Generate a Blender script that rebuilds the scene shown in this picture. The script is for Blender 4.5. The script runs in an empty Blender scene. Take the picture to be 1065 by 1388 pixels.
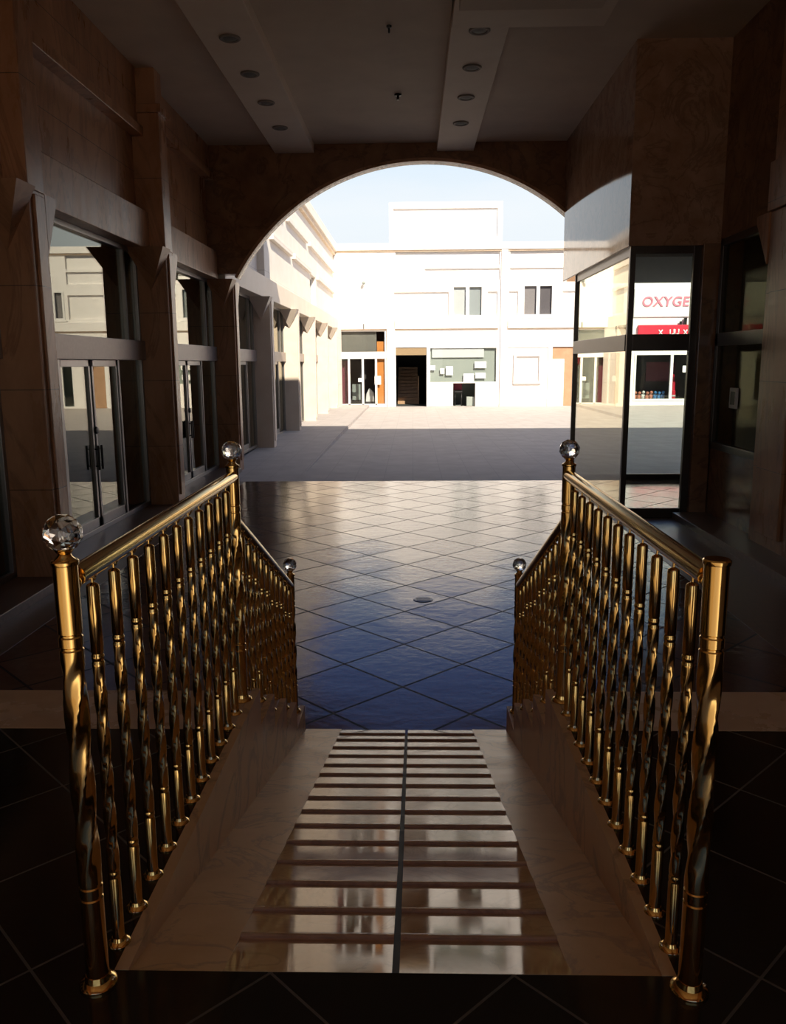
import bpy, bmesh, math, random
from math import sin, cos, pi, radians, sqrt, atan, hypot
from mathutils import Vector, Matrix
random.seed(7)
S = bpy.context.scene
COL = S.collection

# ------------------------------------------------------------------ materials
def nd(nt, t, **kw):
    n = nt.nodes.new(t)
    for k, v in kw.items():
        if k in n.inputs: n.inputs[k].default_value = v
        else: setattr(n, k, v)
    return n
def mth(nt, op, a, b=None, c=None):
    n = nt.nodes.new('ShaderNodeMath'); n.operation = op
    for i, v in enumerate((a, b, c)):
        if v is None: continue
        if hasattr(v, 'is_linked'): nt.links.new(v, n.inputs[i])
        else: n.inputs[i].default_value = v
    return n.outputs[0]
def mixc(nt, f, a, b, mode='MIX'):
    n = nt.nodes.new('ShaderNodeMix'); n.data_type = 'RGBA'; n.blend_type = mode
    for sock, v in ((n.inputs[0], f), (n.inputs[6], a), (n.inputs[7], b)):
        if hasattr(v, 'is_linked'): nt.links.new(v, sock)
        elif isinstance(v, (int, float)): sock.default_value = v
        else: sock.default_value = (*v, 1)
    return n.outputs[2]
def new_mat(name):
    m = bpy.data.materials.new(name); m.use_nodes = True
    nt = m.node_tree; b = nt.nodes['Principled BSDF']
    return m, nt, b
def stone(name, c1, c2, rough=.2, scale=3., vein=None, bump=0., spec=.5, rvar=.0, detail=6, stretch=(1, 1, 1), joints=None):
    m, nt, b = new_mat(name)
    tc = nd(nt, 'ShaderNodeTexCoord'); mp = nd(nt, 'ShaderNodeMapping'); mp.inputs['Scale'].default_value = stretch
    nt.links.new(tc.outputs['Object'], mp.inputs['Vector'])
    no = nd(nt, 'ShaderNodeTexNoise', Scale=scale, Detail=detail, Roughness=.62); nt.links.new(mp.outputs[0], no.inputs['Vector'])
    r = nd(nt, 'ShaderNodeMapRange'); r.inputs[1].default_value = .32; r.inputs[2].default_value = .68
    nt.links.new(no.outputs['Fac'], r.inputs[0])
    col = mixc(nt, r.outputs[0], c1, c2)
    if vein:
        n2 = nd(nt, 'ShaderNodeTexNoise', Scale=scale * .6, Detail=8, Roughness=.6, Distortion=1.2); nt.links.new(mp.outputs[0], n2.inputs['Vector'])
        d = mth(nt, 'ABSOLUTE', mth(nt, 'SUBTRACT', n2.outputs['Fac'], .5))
        v = mth(nt, 'SUBTRACT', 1., mth(nt, 'MINIMUM', mth(nt, 'MULTIPLY', d, 28.), 1.))
        col = mixc(nt, mth(nt, 'MULTIPLY', v, .55), col, vein)
    if joints:                      # slab joints: (axis a, size a, axis b, size b, colour)
        sp = nd(nt, 'ShaderNodeSeparateXYZ'); nt.links.new(tc.outputs['Object'], sp.inputs[0])
        mk = None
        for ax, sz, off in joints[0]:
            f = mth(nt, 'FRACT', mth(nt, 'DIVIDE', mth(nt, 'ADD', sp.outputs[ax], 100. * sz + off), sz))
            e = mth(nt, 'MINIMUM', f, mth(nt, 'SUBTRACT', 1., f))
            l = mth(nt, 'LESS_THAN', mth(nt, 'MULTIPLY', e, sz), joints[2])
            mk = l if mk is None else mth(nt, 'MAXIMUM', mk, l)
        col = mixc(nt, mk, col, joints[1])
    nt.links.new(col, b.inputs['Base Color'])
    b.inputs['Roughness'].default_value = rough
    if rvar:
        nt.links.new(mth(nt, 'ADD', mth(nt, 'MULTIPLY', r.outputs[0], rvar), rough), b.inputs['Roughness'])
    b.inputs['Specular IOR Level'].default_value = spec
    if bump:
        bp = nd(nt, 'ShaderNodeBump', Strength=bump, Distance=.02); nt.links.new(no.outputs['Fac'], bp.inputs['Height'])
        nt.links.new(bp.outputs[0], b.inputs['Normal'])
    return m
def plain(name, c, rough=.5, metal=0., spec=.5, var=.12, scale=20.):
    m, nt, b = new_mat(name)
    tc = nd(nt, 'ShaderNodeTexCoord')
    no = nd(nt, 'ShaderNodeTexNoise', Scale=scale, Detail=3); nt.links.new(tc.outputs['Object'], no.inputs['Vector'])
    col = mixc(nt, no.outputs['Fac'], [x * (1 - var) for x in c], [min(1, x * (1 + var)) for x in c])
    nt.links.new(col, b.inputs['Base Color'])
    b.inputs['Roughness'].default_value = rough; b.inputs['Metallic'].default_value = metal
    b.inputs['Specular IOR Level'].default_value = spec
    return m
def diag_tiles(name, x0, y0, side, c1, c2, grout, gw, rough, bump, spec=.5, tilt=0., rvar=.1, nscale=9., metal=0., warp=0., ior=1.5):
    m, nt, b = new_mat(name)
    ge = nd(nt, 'ShaderNodeNewGeometry'); sp = nd(nt, 'ShaderNodeSeparateXYZ'); nt.links.new(ge.outputs['Position'], sp.inputs[0])
    X = mth(nt, 'SUBTRACT', sp.outputs[0], x0); Y = mth(nt, 'SUBTRACT', sp.outputs[1], y0)
    u = mth(nt, 'DIVIDE', mth(nt, 'ADD', X, Y), side * sqrt(2)); v = mth(nt, 'DIVIDE', mth(nt, 'SUBTRACT', Y, X), side * sqrt(2))
    e = None
    for w in (u, v):
        f = mth(nt, 'FRACT', mth(nt, 'ADD', w, 1000.))
        k = mth(nt, 'MINIMUM', f, mth(nt, 'SUBTRACT', 1., f))
        e = k if e is None else mth(nt, 'MINIMUM', e, k)
    e = mth(nt, 'MULTIPLY', e, side)
    g = mth(nt, 'LESS_THAN', e, gw)
    cb = nd(nt, 'ShaderNodeCombineXYZ')
    nt.links.new(mth(nt, 'FLOOR', u), cb.inputs[0]); nt.links.new(mth(nt, 'FLOOR', v), cb.inputs[1])
    wn = nd(nt, 'ShaderNodeTexWhiteNoise'); wn.noise_dimensions = '3D'; nt.links.new(cb.outputs[0], wn.inputs['Vector'])
    no = nd(nt, 'ShaderNodeTexNoise', Scale=nscale, Detail=7, Roughness=.65); nt.links.new(ge.outputs['Position'], no.inputs['Vector'])
    col = mixc(nt, mth(nt, 'ADD', mth(nt, 'MULTIPLY', wn.outputs['Value'], .45), mth(nt, 'MULTIPLY', no.outputs['Fac'], .6)), c1, c2)
    col = mixc(nt, g, col, grout)
    nt.links.new(col, b.inputs['Base Color'])
    rg = mth(nt, 'ADD', rough, mth(nt, 'MULTIPLY', mth(nt, 'SUBTRACT', no.outputs['Fac'], .4), rvar))
    rg = mth(nt, 'ADD', mth(nt, 'MAXIMUM', rg, .02), mth(nt, 'MULTIPLY', g, .5))
    nt.links.new(rg, b.inputs['Roughness'])
    nt.links.new(mth(nt, 'MULTIPLY', mth(nt, 'SUBTRACT', 1., mth(nt, 'MULTIPLY', g, .8)), spec), b.inputs['Specular IOR Level'])
    b.inputs['Metallic'].default_value = metal; b.inputs['IOR'].default_value = ior
    h = mth(nt, 'MULTIPLY', no.outputs['Fac'], bump)
    wc = nd(nt, 'ShaderNodeSeparateColor'); nt.links.new(wn.outputs['Color'], wc.inputs[0])
    for w, ch in ((u, 0), (v, 1)):
        t = mth(nt, 'MULTIPLY', mth(nt, 'SUBTRACT', wc.outputs[ch], .5), mth(nt, 'FRACT', mth(nt, 'ADD', w, 1000.)))
        h = mth(nt, 'ADD', h, mth(nt, 'MULTIPLY', t, warp))
    if tilt:
        n3 = nd(nt, 'ShaderNodeTexNoise', Scale=2.2, Detail=2); nt.links.new(ge.outputs['Position'], n3.inputs['Vector'])
        h = mth(nt, 'ADD', h, mth(nt, 'MULTIPLY', n3.outputs['Fac'], tilt))
    bp = nd(nt, 'ShaderNodeBump', Strength=1., Distance=.01); nt.links.new(h, bp.inputs['Height'])
    nt.links.new(bp.outputs[0], b.inputs['Normal'])
    return m
def glass_pane(name, tint=(.9, .93, .92), boost=1., base=.05):
    m = bpy.data.materials.new(name); m.use_nodes = True; nt = m.node_tree; nt.nodes.clear()
    out = nd(nt, 'ShaderNodeOutputMaterial'); tr = nd(nt, 'ShaderNodeBsdfTransparent', Color=(*tint, 1)); gl = nd(nt, 'ShaderNodeBsdfGlossy', Roughness=.0)
    gl.inputs['Color'].default_value = (.97, .92, .80, 1)
    lw = nd(nt, 'ShaderNodeLayerWeight', Blend=.5)
    f = mth(nt, 'ADD', base, mth(nt, 'MULTIPLY', mth(nt, 'POWER', lw.outputs['Facing'], 3.), boost))
    f = mth(nt, 'MINIMUM', f, .95)
    mx = nd(nt, 'ShaderNodeMixShader')
    nt.links.new(f, mx.inputs[0]); nt.links.new(tr.outputs[0], mx.inputs[1]); nt.links.new(gl.outputs[0], mx.inputs[2])
    nt.links.new(mx.outputs[0], out.inputs[0])
    return m

M = {}
M['marble'] = stone('brown_marble', (.36, .175, .085), (.54, .29, .155), .25, 2.2, vein=(.24, .115, .06), rvar=.1, spec=.28, stretch=(1, 1, .35),
                    joints=(((2, 1.05, .0),), (.1, .06, .04), .004))
M['polished'] = stone('polished_brown_marble', (.33, .18, .105), (.47, .29, .19), .03, 2.6, vein=(.2, .11, .07), rvar=.05, spec=.3)
M['lintel'] = stone('streaked_lintel_marble', (.50, .29, .17), (.66, .42, .27), .28, 4., vein=(.24, .14, .09), rvar=.12, stretch=(1, 1, .3), spec=.18)
M['cheek'] = stone('cream_wall_marble', (.66, .41, .18), (.74, .50, .25), .35, 3., vein=(.32, .20, .11), rvar=.1, spec=.2)
M['darkmarble'] = stone('dark_brown_marble', (.20, .095, .05), (.31, .165, .085), .12, 2.0, vein=(.1, .05, .03), rvar=.1)
M['cream'] = stone('cream_facade_stone', (.78, .71, .62), (.84, .78, .70), .6, 1.4, bump=.05,
                   joints=(((2, 1.2, -.05), ), (.55, .48, .4), .006))
M['tanpillar'] = stone('tan_pillar_stone', (.72, .60, .48), (.80, .69, .57), .5, 1.6)
M['creamwarm'] = stone('warm_cream_stone', (.76, .63, .49), (.83, .71, .57), .5, 1.6)
M['white'] = stone('white_facade_stone', (.86, .83, .79), (.91, .88, .85), .6, 1.1, bump=.04)
M['shadetrim'] = stone('tan_shade_line_stone', (.66, .50, .34), (.76, .62, .46), .6, 2.)  # tan tone draws the brownish shadow line under projecting courses
M['ceil'] = stone('ceiling_plaster', (.60, .49, .39), (.68, .565, .45), .75, 1.2, spec=.2)
M['beam'] = stone('ceiling_band_plaster', (.74, .62, .50), (.80, .69, .57), .7, 1.4, spec=.25)
M['tile'] = diag_tiles('glossy_diagonal_tiles', -.08, 6.64, .66, (.07, .038, .03), (.24, .145, .105), (.022, .017, .016), .010, .03, .2, .5, tilt=.35, rvar=.18, metal=.06, warp=.9, nscale=11., ior=1.33)
M['border'] = stone('brown_granite_border', (.13, .085, .06), (.21, .145, .11), .3, 14., rvar=.1)
M['landing'] = diag_tiles('black_landing_tiles', -.35, 1.755, .418, (.009, .008, .006), (.022, .018, .012), (.11, .09, .065), .0035, .12, .05, .5, rvar=.1)
M['paving'] = stone('courtyard_paving', (.42, .375, .35), (.52, .47, .44), .75, 1.6, bump=.15, joints=(((0, .6, 0), (1, .6, 0)), (.40, .36, .34), .008))
M['kerb'] = stone('pavement_slabs', (.42, .385, .37), (.52, .48, .46), .7, 2.2, joints=(((0, .5, 0), (1, .8, 0)), (.3, .28, .27), .008))
M['ramp'] = stone('cream_ramp_marble', (.55, .325, .135), (.66, .43, .20), .3, 5., vein=(.30, .20, .12), rvar=.12, spec=.16)
M['ridge'] = stone('cream_ridged_marble', (.46, .29, .15), (.58, .39, .22), .03, 7., vein=(.36, .23, .12), rvar=.06, spec=.3)
M['ridge'].node_tree.nodes['Principled BSDF'].inputs['IOR'].default_value = 1.38
M['strip'] = stone('beige_edge_stone', (.48, .33, .19), (.58, .42, .26), .22, 4., rvar=.1)
M['rear'] = stone('light_brown_floor_stone', (.34, .26, .165), (.42, .33, .22), .4, 4.)
M['groove'] = plain('dark_groove', (.02, .015, .012), .7)
M['brass'] = plain('polished_brass', (.78, .52, .19), .13, 1., var=.1, scale=6.)
M['bolt'] = plain('steel_bolt', (.7, .68, .62), .2, 1.)
M['alu'] = plain('grey_aluminium', (.30, .29, .28), .35, .7)
M['alubrown'] = plain('brown_grey_frame', (.36, .30, .26), .4, .2)
M['bronze'] = plain('dark_bronze_frame', (.07, .055, .045), .3, .5)
M['black'] = plain('black_metal', (.015, .014, .014), .35, .3)
M['pane'] = glass_pane('shop_glass', (.55, .62, .60), .72, .04)
M['clear'] = glass_pane('clear_vitrine_glass', (.93, .96, .94), .55, .02)
M['paneside'] = glass_pane('side_vitrine_glass', (.88, .92, .88), 1.1, .12)
M['dull'] = glass_pane('low_reflection_glass', (.8, .8, .7), .035, .02)  # reflection turned down so the pane stays dim
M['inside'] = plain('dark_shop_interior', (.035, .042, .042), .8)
M['vitceil'] = plain('grey_vitrine_ceiling', (.33, .33, .33), .7)
M['whitepaint'] = plain('white_paint', (.85, .84, .82), .45, var=.03)
M['paper'] = plain('white_paper', (.9, .9, .88), .8, var=.02)
M['backdrop'] = plain('grey_green_backdrop', (.50, .53, .47), .7)
M['fascia'] = plain('dim_grey_fascia', (.22, .205, .175), .6)
M['greyglass'] = plain('grey_shop_backdrop', (.30, .34, .31), .6)
M['maroon'] = plain('maroon_cloth', (.20, .03, .055), .8)
M['darkgrey'] = plain('charcoal_backdrop', (.06, .05, .055), .7)
M['orange'] = plain('orange_panel', (.80, .30, .07), .5)
M['red'] = plain('red_sign', (.75, .02, .05), .45, var=.05)
M['pink'] = plain('pink_letters', (.72, .22, .30), .5)
M['blue'] = plain('blue_goods', (.06, .24, .55), .5)
M['coral'] = plain('coral_goods', (.70, .25, .17), .6)
M['wood'] = stone('stair_wood', (.34, .21, .11), (.44, .28, .16), .5, 6.)
M['tan'] = stone('tan_wall', (.40, .235, .13), (.48, .29, .17), .6, 3.)
M['header'] = plain('tan_header', (.27, .19, .10), .6)
M['lens'] = plain('grey_lamp_glass', (.13, .12, .105), .7)
M['lampring'] = plain('dull_lamp_ring', (.26, .22, .18), .7)
M['winglass'] = glass_pane('upper_window_glass', (.86, .88, .88), .35, .03)
M['windark'] = plain('dim_blind', (.42, .36, .36), .8)
M['dusk'] = plain('dusky_blind', (.19, .16, .17), .8)
M['winpale'] = plain('pale_blind', (.5, .52, .52), .8)
mb_, nt_, b_ = new_mat('crystal_glass')
b_.inputs['Transmission Weight'].default_value = 1.; b_.inputs['Roughness'].default_value = 0.; b_.inputs['IOR'].default_value = 1.5
b_.inputs['Base Color'].default_value = (1, .985, .96, 1)
M['crystal'] = mb_

# ------------------------------------------------------------------ geometry helpers
class MB:
    def __init__(s): s.v = []; s.f = []; s.sm = []
    def add(s, vs, fs, smooth=False):
        o = len(s.v); s.v += [tuple(v) for v in vs]
        for f in fs: s.f.append([o + i for i in f]); s.sm.append(smooth)
        return s
    def box(s, x0, x1, y0, y1, z0, z1):
        x0, x1 = sorted((x0, x1)); y0, y1 = sorted((y0, y1)); z0, z1 = sorted((z0, z1))
        vs = [(x, y, z) for z in (z0, z1) for y in (y0, y1) for x in (x0, x1)]
        return s.add(vs, [(0, 2, 3, 1), (4, 5, 7, 6), (0, 1, 5, 4), (2, 6, 7, 3), (0, 4, 6, 2), (1, 3, 7, 5)])
    def prism(s, poly, a0, a1, axis):
        """extrude a 2-D polygon along axis; poly pairs are the two other axes in xyz order"""
        def P(p, a):
            return {'x': (a, p[0], p[1]), 'y': (p[0], a, p[1]), 'z': (p[0], p[1], a)}[axis]
        n = len(poly)
        vs = [P(p, a0) for p in poly] + [P(p, a1) for p in poly]
        fs = [tuple(range(n)), tuple(range(2 * n - 1, n - 1, -1))] + [(i, i + n, (i + 1) % n + n, (i + 1) % n) for i in range(n)]
        return s.add(vs, fs)
    def lathe(s, prof, seg=24, c=(0, 0, 0), shape=None):
        """prof = [(r, z)]; shape(r, th, z) may bend the radius"""
        vs = []
        for r, z in prof:
            for k in range(seg):
                th = 2 * pi * k / seg
                rr = shape(r, th, z) if shape else r
                vs.append((c[0] + rr * cos(th), c[1] + rr * sin(th), c[2] + z))
        n = len(prof)
        fs = [(i * seg + k, i * seg + (k + 1) % seg, (i + 1) * seg + (k + 1) % seg, (i + 1) * seg + k) for i in range(n - 1) for k in range(seg)]
        o = len(s.v); s.add(vs, fs, True)
        s.f.append([o + k for k in range(seg)][::-1]); s.sm.append(False)
        s.f.append([o + (n - 1) * seg + k for k in range(seg)]); s.sm.append(False)
        return s
    def tube(s, p0, p1, r, seg=20, r1=None):
        p0, p1 = Vector(p0), Vector(p1); d = (p1 - p0).normalized()
        a = d.orthogonal().normalized(); b = d.cross(a); r1 = r if r1 is None else r1
        vs = [p + (a * cos(2 * pi * k / seg) + b * sin(2 * pi * k / seg)) * q for p, q in ((p0, r), (p1, r1)) for k in range(seg)]
        o = len(s.v); s.add(vs, [(k, (k + 1) % seg, seg + (k + 1) % seg, seg + k) for k in range(seg)], True)
        s.f.append([o + k for k in range(seg)][::-1]); s.sm.append(False)
        s.f.append([o + seg + k for k in range(seg)]); s.sm.append(False)
        return s
    def ball(s, c, r, seg=14, squash=1.):
        prof = [(max(1e-4, r * sin(pi * i / seg)), -r * squash * cos(pi * i / seg)) for i in range(seg + 1)]
        return s.lathe(prof, 18, c)
    def build(s, name, mat, parent=None, origin=None, bevel=0., loc=None):
        """one mesh object; vertices are in world space unless loc is given (then local)"""
        me = bpy.data.meshes.new(name)
        o = bpy.data.objects.new(name, me); COL.objects.link(o)
        off = Vector(origin) if origin is not None else (wloc(parent) if parent and loc is None else Vector())
        me.from_pydata([tuple(Vector(v) - off) for v in s.v], [], s.f)
        for p, q in zip(me.polygons, s.sm): p.use_smooth = q
        bm = bmesh.new(); bm.from_mesh(me)
        bmesh.ops.recalc_face_normals(bm, faces=bm.faces)
        if bevel:
            bmesh.ops.bevel(bm, geom=[e for e in bm.edges if e.is_manifold and e.calc_face_angle(0) > .6], offset=bevel, segments=2, affect='EDGES', clamp_overlap=True, profile=.6)
        for e in bm.edges:
            if len(e.link_faces) == 2 and e.calc_face_angle(0) > radians(34): e.smooth = False
        bm.to_mesh(me); bm.free()
        me.materials.append(mat)
        if parent: o.parent = parent
        if loc is not None: o.location = loc
        elif origin is not None and not parent: o.location = off
        return o
def wloc(o):
    v = Vector()
    while o: v += o.location; o = o.parent
    return v
def tag(o, label=None, cat=None, group=None, kind=None):
    if label: o['label'] = label
    if cat: o['category'] = cat
    if group: o['group'] = group
    if kind: o['kind'] = kind
    return o
def thing(name, loc, label, cat, group=None):
    o = bpy.data.objects.new(name, None); COL.objects.link(o); o.location = loc; o.empty_display_size = .1
    return tag(o, label, cat, group)
def struct(o, label=None): 
    o['kind'] = 'structure'
    if label: o['label'] = label
    return o
def root_struct(name, loc, label=None):
    o = bpy.data.objects.new(name, None); COL.objects.link(o); o.location = loc; o.empty_display_size = .1
    return struct(o, label)
def B(*a): return MB().box(*a)
def copy_obj(o, parent, loc=None, deep=True):
    c = o.copy(); COL.objects.link(c); c.parent = parent
    if loc is not None: c.location = loc
    if deep:
        for ch in o.children: copy_obj(ch, c)
    return c

def pierced(x0, x1, z0, z1, holes, y, th):
    xs_ = sorted({x0, x1, *[h[0] for h in holes], *[h[1] for h in holes]}); zs = sorted({z0, z1, *[h[2] for h in holes], *[h[3] for h in holes]})
    mb = MB()
    solid = lambda i, j: 0 <= i < len(xs_) - 1 and 0 <= j < len(zs) - 1 and not any(h[0] - 1e-6 <= xs_[i] and xs_[i + 1] <= h[1] + 1e-6 and h[2] - 1e-6 <= zs[j] and zs[j + 1] <= h[3] + 1e-6 for h in holes)
    for i in range(len(xs_) - 1):
        for j in range(len(zs) - 1):
            if not solid(i, j): continue
            a, b, c, d = xs_[i], xs_[i + 1], zs[j], zs[j + 1]
            mb.add([(a, y, c), (b, y, c), (b, y, d), (a, y, d)], [(0, 1, 2, 3)])
            mb.add([(a, y + th, c), (b, y + th, c), (b, y + th, d), (a, y + th, d)], [(3, 2, 1, 0)])
            for di, dj, q in ((-1, 0, [(a, y, c), (a, y, d), (a, y + th, d), (a, y + th, c)]), (1, 0, [(b, y, c), (b, y + th, c), (b, y + th, d), (b, y, d)]),
                              (0, -1, [(a, y, c), (a, y + th, c), (b, y + th, c), (b, y, c)]), (0, 1, [(a, y, d), (b, y, d), (b, y + th, d), (a, y + th, d)])):
                if not solid(i + di, j + dj): mb.add(q, [(0, 1, 2, 3)])
    return mb

ZL = .89                 # height of the landing over the passage floor
GX = -4.33               # plane of the glazing on the left
FX = -3.82               # front of pillars and lintel on the left
RX = 4.42                # face of the right wall
YA0, YA1 = 17.6, 18.5    # the arch wall
YREAR = -4.2
YF = 45.                 # the facade across the courtyard

# ------------------------------------------------------------------ floors
struct(B(-4.6, 6.6, 3.3, 16.42, -.25, 0).build('floor_passage', M['tile']))
struct(B(-4.6, 22, 16.42, 60, -.25, -.004).build('ground', M['paving']))
struct(B(-60, 60, -60, YREAR, -.3, ZL - .01).build('ground_outside', M['paving']))
struct(B(-4.0, -3.4, 5.0, 16.4, 0, .004).build('floor_border_left', M['border']))
struct(B(3.0, 4.4, 5.0, 12.3, 0, .004).build('floor_border_right', M['border']))
# landing, notched for the ramp
CX0, CX1 = -.70, .598; YR0, YE = 1.758, 3.5
mb = MB()
mb.box(-4.3, CX0 - .034, .7, 3.1, 0, ZL).box(CX1 + .034, 4.5, .7, 3.1, 0, ZL).box(CX0 - .034, CX1 + .034, .7, YR0, 0, ZL)
struct(mb.build('floor_landing', M['landing']))
struct(B(-9, 9, YREAR, .7, 0, ZL).build('floor_rear', M['rear']))  # unseen floor, made pale so the brass reflects its sunlit patch
struct(B(-4.3, CX0 - .034, 3.1, YE, 0, ZL + .001).build('trim_1', M['strip'], bevel=.006))
struct(B(CX1 + .034, 4.5, 3.1, YE, 0, ZL + .001).build('trim_2', M['strip'], bevel=.006))
# pavement along the left shops in the courtyard
struct(MB().prism([(17.5, -.02), (17.5, -.003), (25.5, .12), (44.9, .12), (44.9, -.02)], -4.3, -2.35, 'x').build('sidewalk', M['paving']))

# steps at both sides of the ramp
RISE, TREAD, NST = ZL / 5, .36, 5
def steps(name, x0, x1, label):
    r = thing(name, ((x0 + x1) / 2, YE, 0), label, 'steps')
    for i in range(1, NST):
        z1 = ZL - i * RISE; y1 = YE + i * TREAD
        MB().box(x0, x1, YE + (i - 1) * TREAD, y1 - .012, 0, z1 - .03).build('riser', M['ramp'], r)
        MB().box(x0, x1, YE + (i - 1) * TREAD, y1 + .018, z1 - .03, z1).build('tread', M['strip'], r, bevel=.006)
    return r
steps('steps', -3.74, CX0 - .035, 'flight of cream marble steps descending beyond the landing on the left of the ramp')
steps('steps', CX1 + .035, 4.24, 'flight of cream marble steps descending beyond the landing on the right of the ramp')

# ------------------------------------------------------------------ ramp
YR1 = 5.0
SL = (ZL - .004) / (YR1 - YR0)
def rz(y): return ZL - .004 - SL * (y - YR0)
ramp = thing('ramp', (-.05, YR0, ZL), 'cream marble ramp with two ridged halves and a dark centre groove', 'ramp')
def sloped(x0, x1, y0, y1, dz0, thick):
    vs = [(x, y, rz(y) + d) for y in (y0, y1) for x in (x0, x1) for d in (dz0 - thick, dz0)]
    return MB().add(vs, [(0, 1, 3, 2), (4, 6, 7, 5), (0, 4, 5, 1), (2, 3, 7, 6), (1, 5, 7, 3), (0, 2, 6, 4)])
sloped(CX0, -.468, YR0, YR1, 0, .06).build('side_plank', M['ramp'], ramp)
sloped(.382, CX1, YR0, YR1, 0, .06).build('side_plank', M['ramp'], ramp)
sloped(-.468, .382, YR0, YR1, -.02, .04).build('groove', M['groove'], ramp)
rows = [1.758, 1.956, 2.13, 2.337, 2.527, 2.733, 2.935, 3.13, 3.338, 3.558, 3.766, 3.972, 4.196, 4.415, 4.64, 4.83, 5.0]
for x0, x1 in ((-.468, -.054), (-.036, .382)):
    prof = []
    for a, b in zip(rows[:-1], rows[1:]):
        w = b - a
        if a == rows[0]:
            prof.append((a, .005)); prof.append((b - .004, -.006)); continue
        for t, n in ((0, -.004), (.001, .002), (.004, .0052), (.009, .0066), (.015, .006), (.022, .0045)): prof.append((a + t, n))
        prof.append((b - .004, -.004))
    top = [(y, rz(y) + n) for y, n in prof]
    poly = top + [(YR1, rz(YR1) - .03), (YR0, rz(YR0) - .03)]
    m_ = MB()
    n = len(top)
    vs = [(x, y, z) for x in (x0, x1) for y, z in top] + [(x, y, z - .03) for x in (x0, x1) for y, z in top]
    fs = [(i, i + 1, n + i + 1, n + i) for i in range(n - 1)]
    fs += [(2 * n + i, 2 * n + i + 1, i + 1, i) for i in range(n - 1)] + [(n + i, n + i + 1, 3 * n + i + 1, 3 * n + i) for i in range(n - 1)]
    fs += [(2 * n + i, 3 * n + i, 3 * n + i + 1, 2 * n + i + 1) for i in range(n - 1)] + [(0, n, 3 * n, 2 * n), (n - 1, 3 * n - 1, 4 * n - 1, 2 * n - 1)]
    m_.add(vs, fs).build('ridged_panel', M['ridge'], ramp)
def cheek(x0, x1):
    mb = MB().box(x0, x1, YR0, YE + .018, 0, ZL + .002)
    for i in range(1, NST):
        mb.box(x0, x1, YE + (i - 1) * TREAD + .018, YE + i * TREAD + .018, 0, ZL - i * RISE + .003)
    return mb.build('side_wall', M['cheek'], ramp)
cheek(CX0 - .034, CX0); cheek(CX1, CX1 + .034)

# ------------------------------------------------------------------ railings
def square_twist(r0, z0, z1, turns, flat=.76):
    def f(r, th, z):
        if z <= z0 or z >= z1: return r
        ease = min(1, (z - z0) / .04, (z1 - z) / .04)
        ph = 2 * pi * turns * (z - z0) / (z1 - z0)
        a = (th - ph) % (pi / 2) - pi / 4
        sq = min(1., flat / cos(a))
        return r * (1 - ease + ease * sq * 1.04)
    return f
def ring(r, z, a=.0022, w=.006):
    return [(r, z - w), (r + a, z - w * .6), (r + a, z + w * .6), (r, z + w)]
def groove_ring(r, z): return [(r, z - .005), (r * .9, z - .002), (r * .9, z + .002), (r, z + .005)]
def post_profile(r, h, tz0, tz1, rings):
    cuts = []
    for z in rings: cuts += groove_ring(r, z)
    prof = [(r, 0)] + cuts
    n = 44
    prof += [(r, tz0 + (tz1 - tz0) * i / n) for i in range(n + 1)]
    prof = sorted(prof, key=lambda p: p[1])
    return prof + [(r, h)]
def flange_mb(r):
    return MB().lathe([(r * .4, 0), (r, 0), (r, .004), (r * .93, .009), (r * .6, .013), (r * .45, .022), (r * .42, .022)], 28)
NR, BR = .0265, .0152
def newel(parent, loc, h, with_ball, rings, tz, label=None):
    prof = post_profile(NR, h - .012, tz[0], tz[1], rings)
    prof += [(NR * 1.09, h - .012), (NR * 1.12, h - .008), (NR * 1.12, h - .003), (NR * 1.0, h)]
    o = MB().lathe(prof, 32, shape=square_twist(NR, tz[0], tz[1], .75, .80)).build('newel_post', M['brass'], parent, loc=loc)
    MB().lathe([(.02, 0), (.043, 0), (.044, .005), (.040, .011), (.031, .016), (.0275, .03), (.0268, .03)], 32).build('base_flange', M['brass'], o, loc=(0, 0, 0))
    b1 = MB().lathe([(.004, .009), (.005, .011), (.0045, .015), (.002, .0165)], 10, (.036, -.0, 0)); b1.build('flange_bolt', M['bolt'], o, loc=(0, 0, 0))
    if with_ball:
        MB().lathe([(NR * .9, h), (.017, h + .006), (.014, h + .012), (.02, h + .02), (.024, h + .026), (.0235, h + .027), (.012, h + .022)], 28).build('ball_cup', M['brass'], o, loc=(0, 0, 0))
        bm = bmesh.new(); bmesh.ops.create_icosphere(bm, subdivisions=2, radius=.043)
        me = bpy.data.meshes.new('crystal_ball'); bm.to_mesh(me); bm.free(); me.materials.append(M['crystal'])
        c = bpy.data.objects.new('crystal_ball', me); COL.objects.link(c); c.parent = o; c.location = (0, 0, h + .058)
        c.rotation_euler = (.3, .2, .5); c['label'] = 'clear faceted crystal ball'
    return o
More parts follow.
